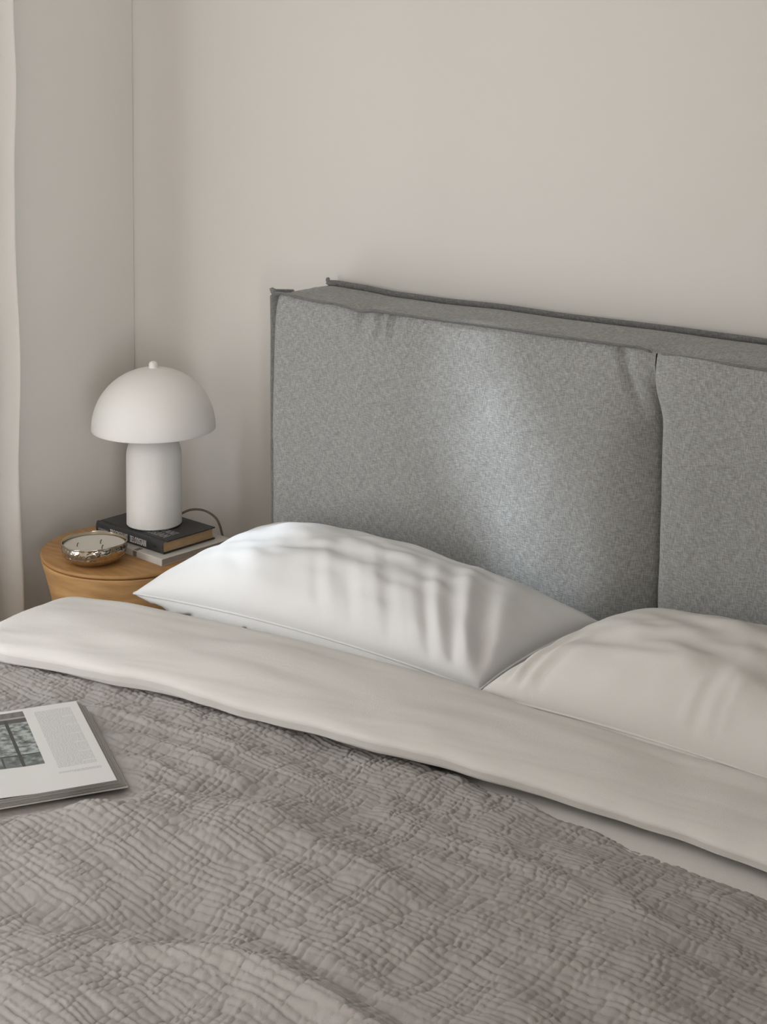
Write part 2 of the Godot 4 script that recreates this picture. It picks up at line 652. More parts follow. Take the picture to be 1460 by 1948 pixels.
# top gusset, left end and back of the slab as one bent sheet
func headboard_core() -> ArrayMesh:
	var p := PackedVector3Array()
	var uv := PackedVector2Array()
	var nu := 161
	var nn := noise(8, 4.0, 3)
	var rows := 34
	for j in rows:
		for i in nu:
			var x := 1.82 * i / (nu - 1.0)
			var s := float(j) / (rows - 1)
			var v := Vector3.ZERO
			if s < 0.62:   # over the top, front to back
				var t := s / 0.62
				var z := lerpf(0.008, -0.160, t)
				var crown := 0.010 * sin(PI * t) * (0.35 + 0.65 * sm(0.0, 0.15, x)) * (0.25 + 0.75 * sm(0.05, 0.5, x))
				var y := lerpf(front_y(x) - 0.002, back_y(x) - 0.002, t) + crown
				y += 0.006 * nn.get_noise_2d(x * 0.9, z * 4.0) * sin(PI * t)
				v = Vector3(x, y, z)
			else:          # down the back
				var t2 := (s - 0.62) / 0.38
				v = Vector3(x, lerpf(back_y(x) - 0.004, 0.1, t2), -0.162 - 0.008 * sin(PI * t2))
			p.append(v)
			uv.append(Vector2(v.x, v.z + v.y))
	var st := SurfaceTool.new()
	st.begin(Mesh.PRIMITIVE_TRIANGLES)
	st.append_from(grid(p, nu, rows, uv), 0, Transform3D())
	# behind the seam between the panels
	var sq := PackedVector3Array()
	for j in 3:
		for i in 3: sq.append(Vector3(0.86 + 0.05 * i, 0.1 + 0.55 * j, -0.074 + (0.04 if j == 2 else 0.0)))
	st.append_from(grid(sq, 3, 3, sq_uv()), 0, Transform3D())
	# the two ends, bulging slightly
	for e in [[0.0, -1.0], [1.82, 1.0]]:
		var q := PackedVector3Array()
		var uq := PackedVector2Array()
		for j in 41:
			for i in 13:
				var y := lerpf(0.1, 1.209, j / 40.0)
				var z := lerpf(-0.162, -0.002, i / 12.0)
				q.append(Vector3(e[0] + e[1] * 0.010 * pow(sin(PI * i / 12.0), 0.6), y, z))
				uq.append(Vector2(z, y))
		st.append_from(grid(q, 13, 41, uq, false, false, e[1] > 0), 0, Transform3D())
	return st.commit()


func sq_uv() -> PackedVector2Array:
	var a := PackedVector2Array()
	for j in 3:
		for i in 3: a.append(Vector2(0.05 * i, 0.5 * j))
	return a


func cushion(is_left: bool) -> ArrayMesh:
	var nu := 181
	var nv := 181
	var p := PackedVector3Array()
	var uv := PackedVector2Array()
	var nn := noise(9, 5.0, 3)
	var seam := [Vector2(0.2, 0.909), Vector2(0.77, 0.909), Vector2(0.98, 0.914), Vector2(1.09, 0.919), Vector2(1.155, 0.909), Vector2(1.21, 0.909)]
	for j in nv:
		for i in nu:
			var s := float(i) / (nu - 1)
			var t := float(j) / (nv - 1)
			# more points near the edges
			s = s - 0.13 * sin(TAU * s)
			t = t - 0.10 * sin(TAU * t)
			var y := 0.22 + t * 0.985
			var gap := line_at(seam, y)
			var x := lerpf(-0.003, gap - 0.001, s) if is_left else lerpf(gap + 0.002, 1.822, s)
			var top := front_y(x)
			y = 0.22 + t * (top - 0.22)
			var dx0 := x - (-0.003) if is_left else x - gap
			var dx1 := gap - x if is_left else 1.822 - x
			var dy := top - y
			var z := 0.010 + 0.020 * (1.0 - exp(-maxf(dy, 0.0) / 0.045))
			if is_left:
				z -= 0.016 * exp(-dx0 / 0.010)
				# the side at the seam rolls far back
				var r := clampf(1.0 - dx1 / 0.13, 0.0, 1.0)
				var keep := sm(1.20, 1.03, y)
				z -= (0.066 * pow(r, 2.0) + 0.012 * sm(0.85, 1.0, r)) * (0.04 + 0.96 * keep)
				# pinched gathers below the top seam
				for g in [[0.238, 0.010, 0.009], [0.272, 0.007, -0.004], [0.287, 0.006, 0.011], [0.302, 0.005, -0.006], [0.317, 0.006, 0.012], [0.338, 0.006, 0.009], [0.352, 0.005, -0.005]]:
					z -= g[2] * exp(-pow((x - g[0] - 0.10 * (1.2 - y)) / g[1], 2.0)) * sm(0.085, 0.02, dy)
				z -= 0.006 * exp(-pow((x - 0.29) / 0.05, 2.0)) * exp(-dy / 0.05)
				# diagonal pull beside the top of the seam
				z -= 0.009 * exp(-pow((x - 0.855 - 0.35 * (1.17 - y)) / 0.012, 2.0)) * sm(0.14, 0.05, dy)
			else:
				var r2 := clampf(1.0 - dx0 / 0.035, 0.0, 1.0)
				z -= 0.040 * pow(r2, 2.6) * (0.10 + 0.90 * sm(1.20, 1.03, y))
				z -= 0.016 * exp(-dx1 / 0.010)
				z += 0.004 * exp(-pow((dx0 - 0.07) / 0.06, 2.0))
			z += 0.005 * nn.get_noise_2d(x * 0.6, y * 0.6)
			p.append(Vector3(x, y, z))
			uv.append(Vector2(x, -y))
	return grid(p, nu, nv, uv)


# ---------------------------------------------------------------- bedding
const TOP := 0.655
var hem_z := [Vector2(-0.4, 0.90), Vector2(-0.1, 0.80), Vector2(0.04, 0.760), Vector2(0.2, 0.722), Vector2(0.394, 0.686), Vector2(0.713, 0.643), Vector2(0.946, 0.610), Vector2(1.178, 0.583), Vector2(1.4, 0.577), Vector2(1.9, 0.590), Vector2(2.3, 0.62)]
var cov_z := [Vector2(-0.3, 0.6), Vector2(0.6, 0.56), Vector2(0.9, 0.585), Vector2(1.0, 0.594), Vector2(1.22, 0.606), Vector2(1.42, 0.620), Vector2(1.8, 0.65)]
var top_z := [Vector2(-0.4, 0.60), Vector2(-0.1, 0.56), Vector2(0.097, 0.517), Vector2(0.3, 0.472), Vector2(0.6, 0.432), Vector2(0.84, 0.418), Vector2(1.33, 0.412), Vector2(1.9, 0.42), Vector2(2.3, 0.5)]


func bedding(cotton: Material, linen: Material, gauze: Material) -> void:
	# duvet: lower sheet under the coverlet, and the top end folded back over it
	var dv := thing("duvet", "white duvet with its top end folded back over the grey coverlet", "duvet")
	var us := spaced([[-0.42, -0.14, 0.02], [-0.14, 0.0, 0.01], [0.0, BED_W, 0.02], [BED_W, BED_W + 0.42, 0.02]])
	var zs := spaced([[0.44, 0.75, 0.01], [0.75, 2.16, 0.04]])
	var p := PackedVector3Array()
	var uv := PackedVector2Array()
	var nn := noise(21, 3.0, 3)
	for z in zs:
		for u in us:
			var a := across(u)
			var h := -0.006 + 0.002 * nn.get_noise_2d(u * 0.7, z) - 0.016 * sm(0.95, 0.80, u) - 0.034 * sm(0.64, 0.74, z)
			p.append(Vector3(a[0] + a[2] * h, TOP + a[1] + a[3] * h, z))
			uv.append(Vector2(u, z))
	obj("duvet_cover", grid(p, us.size(), zs.size(), uv, false, false, true), linen, dv)
	obj("folded_top", fold_mesh(), linen, dv)
	var q := obj("coverlet", coverlet_mesh(), gauze)
	tag(q, "grey taupe crinkled gauze coverlet spread over the white duvet", "coverlet")

	var pl := thing("pillow", "white pillow with sunlit left end leaning against the left headboard panel", "pillow", Vector3.ZERO, 0.0, "pillows at the head of the bed")
	pillow_into(pl, cotton, Vector3(0.036, 0.700, 0.446), Vector3(0.79, 0.684, 0.372), Vector3(0.845, 0.728, 0.085), Vector3(0.060, 0.748, 0.080), 0.104, 0.060, 1)
	var pr := thing("pillow", "white pillow in front at the right, overlapping the end of its neighbour", "pillow", Vector3.ZERO, 0.0, "pillows at the head of the bed")
	pillow_into(pr, linen, Vector3(0.812, 0.694, 0.402), Vector3(1.60, 0.690, 0.42), Vector3(1.64, 0.762, 0.09), Vector3(0.905, 0.752, 0.095), 0.110, 0.060, 2)


func fold_mesh() -> ArrayMesh:
	var us := spaced([[-0.38, -0.14, 0.015], [-0.14, 1.7, 0.006], [1.7, BED_W + 0.3, 0.02]])
	var n := 96
	var p := PackedVector3Array()
	var uv := PackedVector2Array()
	var n1 := noise(22, 1.0, 2)
	var n2 := noise(23, 1.0, 3)
	for k in n + 1:
		var th := TAU * float(k % n) / n
		for u in us:
			var zh := line_at(hem_z, u) + 0.006 * n1.get_noise_1d(u * 5.0)
			var zt := line_at(top_z, u) - 0.025
			var zc := (zh + zt) / 2.0
			var a := (zh - zt) / 2.0
			var b := lerpf(0.032, 0.0225, sm(0.0, 1.3, u)) + 0.003 * n1.get_noise_1d(u * 2.5 + 40.0)
			var c := cos(th)
			var s := sin(th)
			var dz := a * signf(c) * pow(absf(c), 0.75)
			var dy := b * signf(s) * pow(absf(s), 0.70 if s > 0.0 else 0.30)
			# plumper towards the pillows, thinner at the hem
			dy *= 1.0 - 0.30 * (dz / a)
			var h := b + dy + 0.004 - 0.016 * sm(0.5, -0.05, u) - 0.004 * sm(0.1, 0.3, u)
			if s > -0.2:
				h += 0.007 * n1.get_noise_2d(u * 2.0, dz * 7.0 + 7.0) + 0.0012 * n2.get_noise_2d(u * 4.0 + dz * 8.0, dz * 22.0)
				h += 0.005 * exp(-pow((dz - a * 0.35) / 0.035, 2.0)) * n1.get_noise_1d(u * 3.0 + 11.0)
			var w := across(u)
			p.append(Vector3(w[0] + w[2] * h, TOP + w[1] + w[3] * h, zc + dz))
			uv.append(Vector2(u, th * 0.1))
	return grid(p, us.size(), n + 1, uv, false, true, false)


func coverlet_mesh() -> ArrayMesh:
	var us := spaced([[-0.42, -0.10, 0.012], [-0.10, 1.72, 0.0022], [1.72, BED_W + 0.42, 0.02]])
	var zs := spaced([[0.540, 1.50, 0.0021], [1.50, 2.2, 0.02]])
	var low := noise(51, 1.0, 2)
	var wob := noise(52, 1.0, 2)
	var jit := noise(53, 1.0, 1)
	var fine := noise(54, 1.0, 2)
	var p := PackedVector3Array()
	var uv := PackedVector2Array()
	p.resize(us.size() * zs.size())
	uv.resize(p.size())
	# drawn-up folds (x, z), height, half width
	var folds := [
		[[Vector2(0.875, 1.217), Vector2(0.924, 1.185), Vector2(0.985, 1.156), Vector2(1.05, 1.150), Vector2(1.15, 1.158), Vector2(1.26, 1.17)], 0.013, 0.020],
		[[Vector2(0.967, 1.086), Vector2(1.038, 1.096), Vector2(1.114, 1.106), Vector2(1.25, 1.125)], -0.007, 0.012],
		[[Vector2(0.45, 1.11), Vector2(0.53, 1.03), Vector2(0.65, 1.0), Vector2(0.78, 0.905)], 0.021, 0.065],
		[[Vector2(0.396, 0.835), Vector2(0.45, 0.80), Vector2(0.54, 0.795), Vector2(0.68, 0.815)], 0.006, 0.014],
		[[Vector2(0.46, 0.878), Vector2(0.52, 0.858), Vector2(0.62, 0.870)], 0.007, 0.014],
		[[Vector2(0.52, 0.915), Vector2(0.60, 0.903), Vector2(0.66, 0.92)], 0.006, 0.013],
		[[Vector2(0.25, 0.80), Vector2(0.33, 0.755), Vector2(0.45, 0.745), Vector2(0.6, 0.735)], 0.006, 0.014],
		[[Vector2(0.66, 1.27), Vector2(0.75, 1.20), Vector2(0.86, 1.13)], -0.020, 0.075],
		[[Vector2(0.95, 1.33), Vector2(1.05, 1.24), Vector2(1.2, 1.2), Vector2(1.4, 1.19)], -0.008, 0.04],
		[[Vector2(0.9, 0.74), Vector2(1.15, 0.74), Vector2(1.45, 0.76)], 0.006, 0.025],
		[[Vector2(0.75, 0.88), Vector2(1.0, 0.90), Vector2(1.3, 0.91), Vector2(1.6, 0.95)], 0.005, 0.03],
	]
	var area := []
	for f in folds:
		var r := Rect2(f[0][0], Vector2.ZERO)
		for v in f[0]: r = r.expand(v)
		area.append(r.grow(f[2] * 2.5))
	var nu := us.size()
	var mc := Vector2(0.289, 0.802)
	for j in zs.size():
		var z := zs[j]
		for i in nu:
			var u := us[i]
			var h := 0.009 * low.get_noise_2d(u * 3.0, z * 4.5) + 0.004 * low.get_noise_2d(u * 8.0 + 20.0, z * 12.0)
			for k in folds.size():
				if area[k].has_point(Vector2(u, z)):
					var f: Array = folds[k]
					var d := to_line(f[0], u, z)
					h += f[1] * exp(-pow(d / f[2], 2.0))
			# level where the magazine lies
			var r := Vector2(u, z) - mc
			var down := r.dot(Vector2(0.873, 0.487))
			var left := r.dot(Vector2(-0.487, 0.873))
			var flat := sm(-0.05, 0.0, down) * sm(0.37, 0.315, down) * sm(-0.05, 0.0, left) * sm(0.48, 0.43, left)
			# quilting: channels along the bed head, crossed by broken channels
			var wz := z + 0.007 * wob.get_noise_2d(u * 4.0, z * 5.0) + 0.0022 * wob.get_noise_2d(u * 24.0, z * 16.0 + 5.0)
			var rz := wz / 0.0122 + 0.35 * jit.get_noise_1d(wz * 24.0)
			var row := floorf(rz)
			var fz := absf(rz - row - 0.5) * 2.0
			var wx := u + 0.008 * wob.get_noise_2d(u * 5.0 + 40.0, z * 4.0) + 0.0024 * wob.get_noise_2d(u * 18.0 + 40.0, z * 26.0)
			var rx := wx / 0.0140 + 0.55 * jit.get_noise_1d(wx * 23.0 + 300.0) + 0.45 * jit.get_noise_2d(row * 0.30, u * 5.0)
			var colm := floorf(rx)
			var fx := absf(rx - colm - 0.5) * 2.0
			var gz := clampf(0.66 + 0.60 * jit.get_noise_2d(roundf(rz) * 17.0, u * 5.0), 0.0, 1.0)
			var gx := clampf(0.62 + 0.80 * jit.get_noise_2d(roundf(rx) * 13.0 + 70.0, z * 10.0), 0.0, 1.0)
			# long lines prevail to the right, blocks to the left
			gx *= 1.0 - 0.40 * sm(0.9, 1.4, u)
			var puff := (1.0 - gz * pow(fz, 2.4)) * (1.0 - gx * pow(fx, 2.8))
			puff += 0.26 * fine.get_noise_2d(u * 130.0 + 0.6 * row, z * 60.0) * (1.2 - 0.7 * puff) + 0.22 * fine.get_noise_2d(u * 34.0 + 30.0, z * 44.0)
			puff += 0.07 * jit.get_noise_2d(row * 57.0, colm * 71.0)
			h += 0.0043 * puff - 0.0026
			h = lerpf(h, -0.0035 + 0.14 * h, flat)
			# the hem at the top
			h -= 0.006 * sm(0.552, 0.540, z)
			var a := across(u)
			var zz := z + (line_at(cov_z, u) - 0.54 + 0.003 * low.get_noise_1d(u * 9.0 + 9.0)) * sm(0.85, 0.54, z)
			p[j * nu + i] = Vector3(a[0] + a[2] * h, TOP + a[1] + a[3] * h, zz)
			uv[j * nu + i] = Vector2(u, z)
	return grid(p, nu, zs.size(), uv, false, false, true)


# the pillow's middle sheet: edges drawn in between the pointed corners
func pillow_edge(s: float, t: float, fl: Vector3, fr: Vector3, br: Vector3, bl: Vector3) -> Vector3:
	var ss := s * (1.0 - 0.045 * (1.0 - t * t))
	var tt := t * (1.0 - 0.09 * (1.0 - s * s))
	return Vector3(0, 0.008 * (1.0 - s * s) * sm(0.2, -1.0, t), 0) + fl.lerp(fr, (ss + 1) / 2).lerp(bl.lerp(br, (ss + 1) / 2), (tt + 1) / 2)


var creases := [
	[[-0.30, -0.5, 0.030, 0.0025, 0.36], [-0.10, -0.45, 0.030, -0.0030, 0.36], [0.05, -0.35, 0.030, 0.0045, 0.38], [0.12, -0.45, 0.022, -0.004, 0.38], [0.19, -0.2, 0.030, 0.0055, 0.38], [0.30, -0.45, 0.022, -0.004, 0.36], [0.37, -0.4, 0.022, 0.004, 0.36], [0.45, -0.10, 0.032, 0.0065, 0.36], [0.52, -0.3, 0.022, -0.005, 0.36], [0.60, -0.3, 0.022, 0.005, 0.36], [0.67, -0.05, 0.032, 0.0075, 0.34], [0.74, -0.2, 0.022, -0.006, 0.33], [0.80, 0.0, 0.028, 0.009, 0.32], [0.87, 0.0, 0.025, -0.008, 0.30], [0.94, 0.25, 0.032, 0.014, 0.28], [1.02, 0.3, 0.030, -0.011, 0.26], [1.09, 0.35, 0.035, 0.010, 0.25]],
	[[-0.95, -0.55, 0.014, 0.008, 0.10], [-0.90, -0.45, 0.014, -0.006, 0.06], [-0.865, -0.40, 0.013, 0.009, 0.02], [-0.82, -0.5, 0.013, -0.006, 0.02], [-0.785, -0.45, 0.015, 0.008, -0.02], [-0.73, -0.55, 0.016, -0.004, -0.05], [-0.45, -0.2, 0.045, 0.004, -0.15], [-0.22, -0.35, 0.045, 0.0035, -0.15], [-0.08, -0.65, 0.018, 0.005, -0.1], [-0.03, -0.6, 0.015, -0.005, 0.0], [0.03, -0.6, 0.016, 0.006, 0.0], [0.09, -0.6, 0.016, 0.005, 0.0], [0.3, -0.4, 0.04, 0.004, 0.1], [0.6, -0.3, 0.04, 0.006, 0.2]],
]


func pillow_into(o: Node3D, m: Material, fl: Vector3, fr: Vector3, br: Vector3, bl: Vector3, t_top: float, t_bot: float, which: int) -> void:
	var nu := 221
	var nv := 141
	var up := (fr - fl).cross(bl - fl).normalized()
	if up.y < 0: up = -up
	var n1 := noise(60 + which, 1.0, 2)
	var n2 := noise(64 + which, 1.0, 2)
	for side in [1.0, -1.0]:
		var p := PackedVector3Array()
		var uv := PackedVector2Array()
		for j in nv:
			for i in nu:
				var s := sin(PI * (float(i) / (nu - 1) - 0.5))
				var t := sin(PI * (float(j) / (nv - 1) - 0.5))
				var f := (1.0 - pow(absf(s), 2.2)) * (1.0 - pow(absf(t), 2.2))
				var h := pow(f, 0.47 if which == 1 else 0.42) * (t_top if side > 0 else t_bot)
				var v: Vector3 = pillow_edge(s, t, fl, fr, br, bl)
				if side > 0:
					# soft hollows, and creases that run from the hem up over the pillow
					h *= 1.0 + 0.10 * n1.get_noise_2d(s * 1.6, t * 1.6)
					h += 0.006 * n2.get_noise_2d(s * 2.6 + t * 1.0, t * 0.35) * sm(0.1, 0.5, f) * sm(0.9, -0.6, t)
					for c in creases[which - 1]:
						# s at the hem, where it ends, half width, height
						var k := sm(c[1] + 0.75, c[1] - 0.45, t)
						if k <= 0.0: continue
						var d: float = (s - c[0] + c[4] * (t + 1.0)) / (1.35 * c[2] * (1.0 + 0.5 * (t + 1.0)))
						if absf(d) < 3.5:
							h += (0.48 + 0.36 * sm(0.5, 0.9, absf(c[0]))) * c[3] * k * exp(-d * d) * sm(0.0, 0.10, f)
				else:
					h += 0.010 * n2.get_noise_2d(s * 9.0, t * 2.0) * sm(0.0, 0.15, f)
				v += up * h * side
				if side < 0:
					# the underside swells out beyond the drawn-in seam
					v += (bl - fl).normalized() * (signf(t) * sm(0.1, 1.0, absf(t)) * h * 1.25)
					v += (fr - fl).normalized() * (signf(s) * sm(0.3, 1.0, absf(s)) * h * 1.0)
				v.y = maxf(v.y, TOP - 0.012) if side < 0 else v.y
				p.append(v)
				uv.append(Vector2(s * 0.4, t * 0.25))
		obj("pillow_top" if side > 0 else "pillow_underside", grid(p, nu, nv, uv, false, false, side < 0), m, o)
	var seam := PackedVector3Array()
	for k in 4:
		for i in 60:
			var q := -1.0 + 2.0 * i / 60.0
			var st: Vector2 = [Vector2(q, -1), Vector2(1, q), Vector2(-q, 1), Vector2(-1, -q)][k]
			seam.append(pillow_edge(st.x, st.y, fl, fr, br, bl))
	seam.append(seam[0])
	obj("edge_seam", sweep(seam, up, 0.0016, 0.0035, 8), m, o)


# ---------------------------------------------------------------- bedside
const TAB := 0.64


func nightstand(m: StandardMaterial3D) -> void:
	var o := thing("side_table", "round tapered honey coloured wooden side table between bed and corner", "side table", Vector3(-0.320, 0, 0.138))
	var prof := PackedVector2Array()
	for v in [[0.0, 0.012], [0.150, 0.012], [0.156, 0.02], [0.150, 0.10], [0.143, 0.20], [0.141, 0.30], [0.145, 0.40], [0.155, 0.48], [0.168, 0.55], [0.180, 0.60], [0.1865, 0.622], [0.188, 0.629], [0.184, 0.630], [0.0, 0.630]]:
		prof.append(Vector2(v[0], v[1]))
	# refine
	var fine := PackedVector2Array()
	for k in prof.size() - 1:
		for i in 4: fine.append(prof[k].lerp(prof[k + 1], i / 4.0))
	fine.append(prof[prof.size() - 1])
	var side := m.duplicate()
	side.uv1_scale = Vector3(2.0, 1.6, 1)
	obj("table_body", lathe(fine, 96), side, o)
	var tp := PackedVector2Array()
	for v in [[0.0, 0.6305], [0.183, 0.6305], [0.1885, 0.632], [0.1895, 0.635], [0.1885, 0.6385], [0.1855, 0.640], [0.16, 0.640], [0.08, 0.640], [0.0, 0.640]]:
		tp.append(Vector2(v[0], v[1]))
	var shaded_topm := m.duplicate()
	shaded_topm.uv1_triplanar = true
	shaded_topm.uv1_scale = Vector3(2.2, 2.2, 2.2)
	shaded_topm.albedo_color = Color(0.86, 0.83, 0.78)  # darker tint puts the shade of the top into its colour
	obj("tabletop", lathe(tp, 96), shaded_topm, o)


func lamp() -> void:
	var y0 := 0.6825
	var o := thing("table_lamp", "off white mushroom table lamp with domed shade standing on the books", "lamp", Vector3(-0.303, y0, 0.078))
	var paint := mat(Color(0.90, 0.89, 0.87), 0.5)
	var r := 0.0605
	var prof := PackedVector2Array([Vector2(0, 0), Vector2(r - 0.003, 0), Vector2(r, 0.003)])
	for i in 9: prof.append(Vector2(r, 0.003 + (0.150 - 0.003) * i / 8.0))
	for i in range(1, 13):
		var a := PI / 2 * i / 12.0
		prof.append(Vector2(0.026 + (r - 0.026) * cos(a), 0.150 + 0.052 * sin(a)))
	prof.append(Vector2(0.013, 0.203))
	prof.append(Vector2(0.012, 0.206))
	prof.append(Vector2(0.012, 0.336))
	obj("lamp_base", lathe(prof, 96), paint, o)
	# thin domed shade, open below
	var sh := PackedVector2Array()
	var rs := 0.1355
	var hs := 0.134
	var yr := 0.211
	for i in 31:
		var a := PI / 2 * (1.0 - i / 30.0)
		sh.append(Vector2(maxf(0.004, (rs - 0.003) * cos(a)), yr + 0.002 + (hs - 0.004) * pow(sin(a), 0.96)))
	sh.append(Vector2(rs - 0.0015, yr))
	for i in 31:
		var a := PI / 2 * i / 30.0
		sh.append(Vector2(maxf(0.0, rs * cos(a)), yr + 0.001 + hs * pow(sin(a), 0.96)))
	obj("lamp_shade", lathe(sh, 96), paint, o)
	var kn := PackedVector2Array()
	for v in [[0.0, -0.003], [0.0105, -0.003], [0.0105, 0.001], [0.0095, 0.005], [0.0098, 0.008], [0.0085, 0.012], [0.005, 0.0145], [0.0, 0.0152]]:
		kn.append(Vector2(v[0], yr + hs + v[1]))
	obj("finial", lathe(kn, 32), paint, o)
	var c := Curve3D.new()
	var cp := [Vector3(0.012, 0.006, -0.059), Vector3(0.032, 0.018, -0.078), Vector3(0.060, 0.020, -0.090), Vector3(0.084, 0.009, -0.100), Vector3(0.096, -0.010, -0.106), Vector3(0.100, -0.05, -0.116), Vector3(0.10, -0.2, -0.17), Vector3(0.10, -0.45, -0.20)]
	for k in cp.size():
		var t: Vector3 = (cp[mini(k + 1, cp.size() - 1)] - cp[maxi(k - 1, 0)]) / 6.0
		c.add_point(cp[k], -t, t)
	obj("cord", sweep(c.tessellate(4, 2), Vector3(0, 0.1, 1), 0.0026, 0.0026, 8), mat(Color(0.45, 0.40, 0.35), 0.6), o, "brown flex")


func books() -> void:
	# the pale book below
	var w := thing("book", "pale grey book lying under the black one on the side table", "book", Vector3(-0.170, TAB, 0.181), -0.07, "books on the side table")
	var pale := mat(Color(0.80, 0.78, 0.75), 0.7)
	var paper := mat(Color(0.74, 0.70, 0.655), 0.9)
	var L := 0.268
	var D := 0.196
	obj("board", boxes([[Vector3(-L, 0.0, -D), Vector3(0, 0.0015, -0.002)]]), pale, w)
	obj("board", boxes([[Vector3(-L, 0.0135, -D), Vector3(0, 0.0150, -0.002)]]), pale, w)
	obj("spine", boxes([[Vector3(-L, 0.0, -0.0022), Vector3(0, 0.0150, 0.0)]]), pale, w)
	page_block(w, Vector3(-L + 0.001, 0.0017, -D + 0.002), Vector3(-0.001, 0.0133, -0.003), 6, paper)
	var band := mat(Color(0.45, 0.42, 0.40), 0.7)
	obj("spine_band", boxes([[Vector3(-0.098, 0.0002, -0.02), Vector3(-0.083, 0.0154, 0.0006)]]), band, w)
	# the black book
	var b := thing("book", "black hardback with pale block lettering on its spine, under the lamp", "book", Vector3(-0.190, TAB + 0.0154, 0.156), -0.055, "books on the side table")
	var black := mat(Color(0.205, 0.20, 0.20), 0.55)
	var cream := mat(Color(0.80, 0.68, 0.53), 0.9)
	var l2 := 0.227
	var d2 := 0.146
	var h2 := 0.0265
	obj("board", soft_box(Vector3(-l2 / 2, 0.0013, -d2 / 2 - 0.002), Vector3(l2, 0.0026, d2 - 0.004), 0.0008), black, b)
	obj("board", soft_box(Vector3(-l2 / 2, h2 - 0.0013, -d2 / 2 - 0.005), Vector3(l2, 0.0026, d2 - 0.010), 0.0008), black, b)
	# spine: a rounded back with a groove between it and the top board
	var p := PackedVector3Array()
	var prof := []
	for i in 17:
		var a := -PI / 2 + PI * i / 16.0
		prof.append(Vector2(h2 / 2 + (h2 / 2 + 0.0004) * sin(a), -0.004 + 0.0075 * pow(maxf(cos(a), 0.0), 0.6)))
	prof.append(Vector2(h2 - 0.0010, -0.0065))
	prof.append(Vector2(h2 - 0.0016, -0.0085))
	prof.append(Vector2(h2 - 0.0008, -0.0105))
	prof.append(Vector2(h2 - 0.0008, -0.013))
	for q in prof:
		for i in 9: p.append(Vector3(-l2 * (1.0 - i / 8.0), q.x, q.y))
	obj("spine", grid(p, 9, prof.size(), PackedVector2Array()), black, b)
	page_block(b, Vector3(-l2 + 0.003, 0.0026, -d2 + 0.004), Vector3(-0.003, h2 - 0.0026, -0.003), 9, cream)
	# lettering on spine and cover
	var pale_ink := mat(Color(0.80, 0.79, 0.77), 0.7)
	var grey_ink := mat(Color(0.58, 0.575, 0.565), 0.7)
	letter(b, "IRECPSTANI", -0.1765, 0.0095, 0.0595, 0.0135, 0.0041, pale_ink)
	letter(b, "IELODSIAN", -0.1085, 0.0095, 0.054, 0.0135, 0.0041, pale_ink)
	letter(b, "ESTMINIMAL", -0.2175, 0.0105, 0.035, 0.0075, 0.0041, grey_ink)
	obj("spine_mark", boxes([[Vector3(-0.030, 0.0105, 0.003), Vector3(-0.022, 0.0150, 0.0040)]]), mat(Color(0.12, 0.12, 0.12), 0.5), b)
	for k in 2:
		var tm := TextMesh.new()
		tm.text = ["IRECPSTANI", "IELODSIAN"][k]
		tm.font_size = 32
		tm.depth = 0.0
		tm.pixel_size = 0.001
		var sf := SystemFont.new()
		sf.font_names = PackedStringArray(["Droid Sans"])
		sf.font_weight = 700
		tm.font = sf
		tm.depth = 0.01
		var bb := tm.get_aabb()
		var o := obj("cover_lettering", tm, grey_ink, b)
		var sx := 0.105 / bb.size.x
		var sy := 0.019 / bb.size.y
		o.transform = Transform3D(Basis(Vector3(sx, 0, 0), Vector3(0, 0, -sy), Vector3(0, 0.03, 0)), Vector3(-0.076, h2 + 0.0001, -0.030 - 0.024 * (1 - k)))


func letter(b: Node3D, text: String, x: float, y: float, w: float, h: float, z: float, m: Material) -> void:
	var tm := TextMesh.new()
	tm.text = text
	var sf := SystemFont.new()
	sf.font_names = PackedStringArray(["Droid Sans"])
	sf.font_weight = 700
	tm.font = sf
	tm.font_size = 32
	tm.pixel_size = 0.001
	tm.depth = 0.01
	var bb := tm.get_aabb()
	var o := obj("spine_lettering", tm, m, b, "pale block letters")
	var sx := w / bb.size.x
	var sy := h / bb.size.y
	o.transform = Transform3D(Basis(Vector3(sx, 0, 0), Vector3(0, sy, 0), Vector3(0, 0, 0.06)), Vector3(x + w / 2.0 - sx * bb.get_center().x, y + h / 2.0 - 0.0035 - sy * bb.get_center().y, z - 0.0004))


# leaves seen edge-on: a stack of thin slabs of slightly different size
func page_block(parent: Node3D, lo: Vector3, hi: Vector3, n: int, m: Material) -> void:
	var l := []
	var r := RandomNumberGenerator.new()
	r.seed = 8
	var dy := (hi.y - lo.y) / n
	for i in n:
		var e := r.randf_range(0.0, 0.0006)
		l.append([Vector3(lo.x + e, lo.y + dy * i, lo.z + e), Vector3(hi.x - e, lo.y + dy * (i + 1), hi.z)])
	obj("pages", boxes(l), m, parent)


var cell := FastNoiseLite.new()
var wav := noise(5, 1.0, 2)


# the beaten band round the bowl and its uneven rim
func hammer(a: float, j: int, r: float, y: float) -> Vector2:
	if r < 0.035: return Vector2.ZERO
	var d := 0.0
	if j < 48:
		var lower := 0.0205 + 0.003 * wav.get_noise_2d(cos(a) * 2.0, sin(a) * 2.0)
		var up := sm(lower - 0.0015, lower + 0.0015, y) * sm(0.0435, 0.040, y)
		d = 0.0024 * (cell.get_noise_3d(cos(a) * 9.0, y * 140.0, sin(a) * 9.0)) * up - 0.0006 * up
	var k := sm(0.02, 0.044, y)
	return Vector2(d, 0.0018 * k * wav.get_noise_2d(cos(a) * 1.5 + 8.0, sin(a) * 1.5) + 0.0012 * k * cos(a * 2.0))


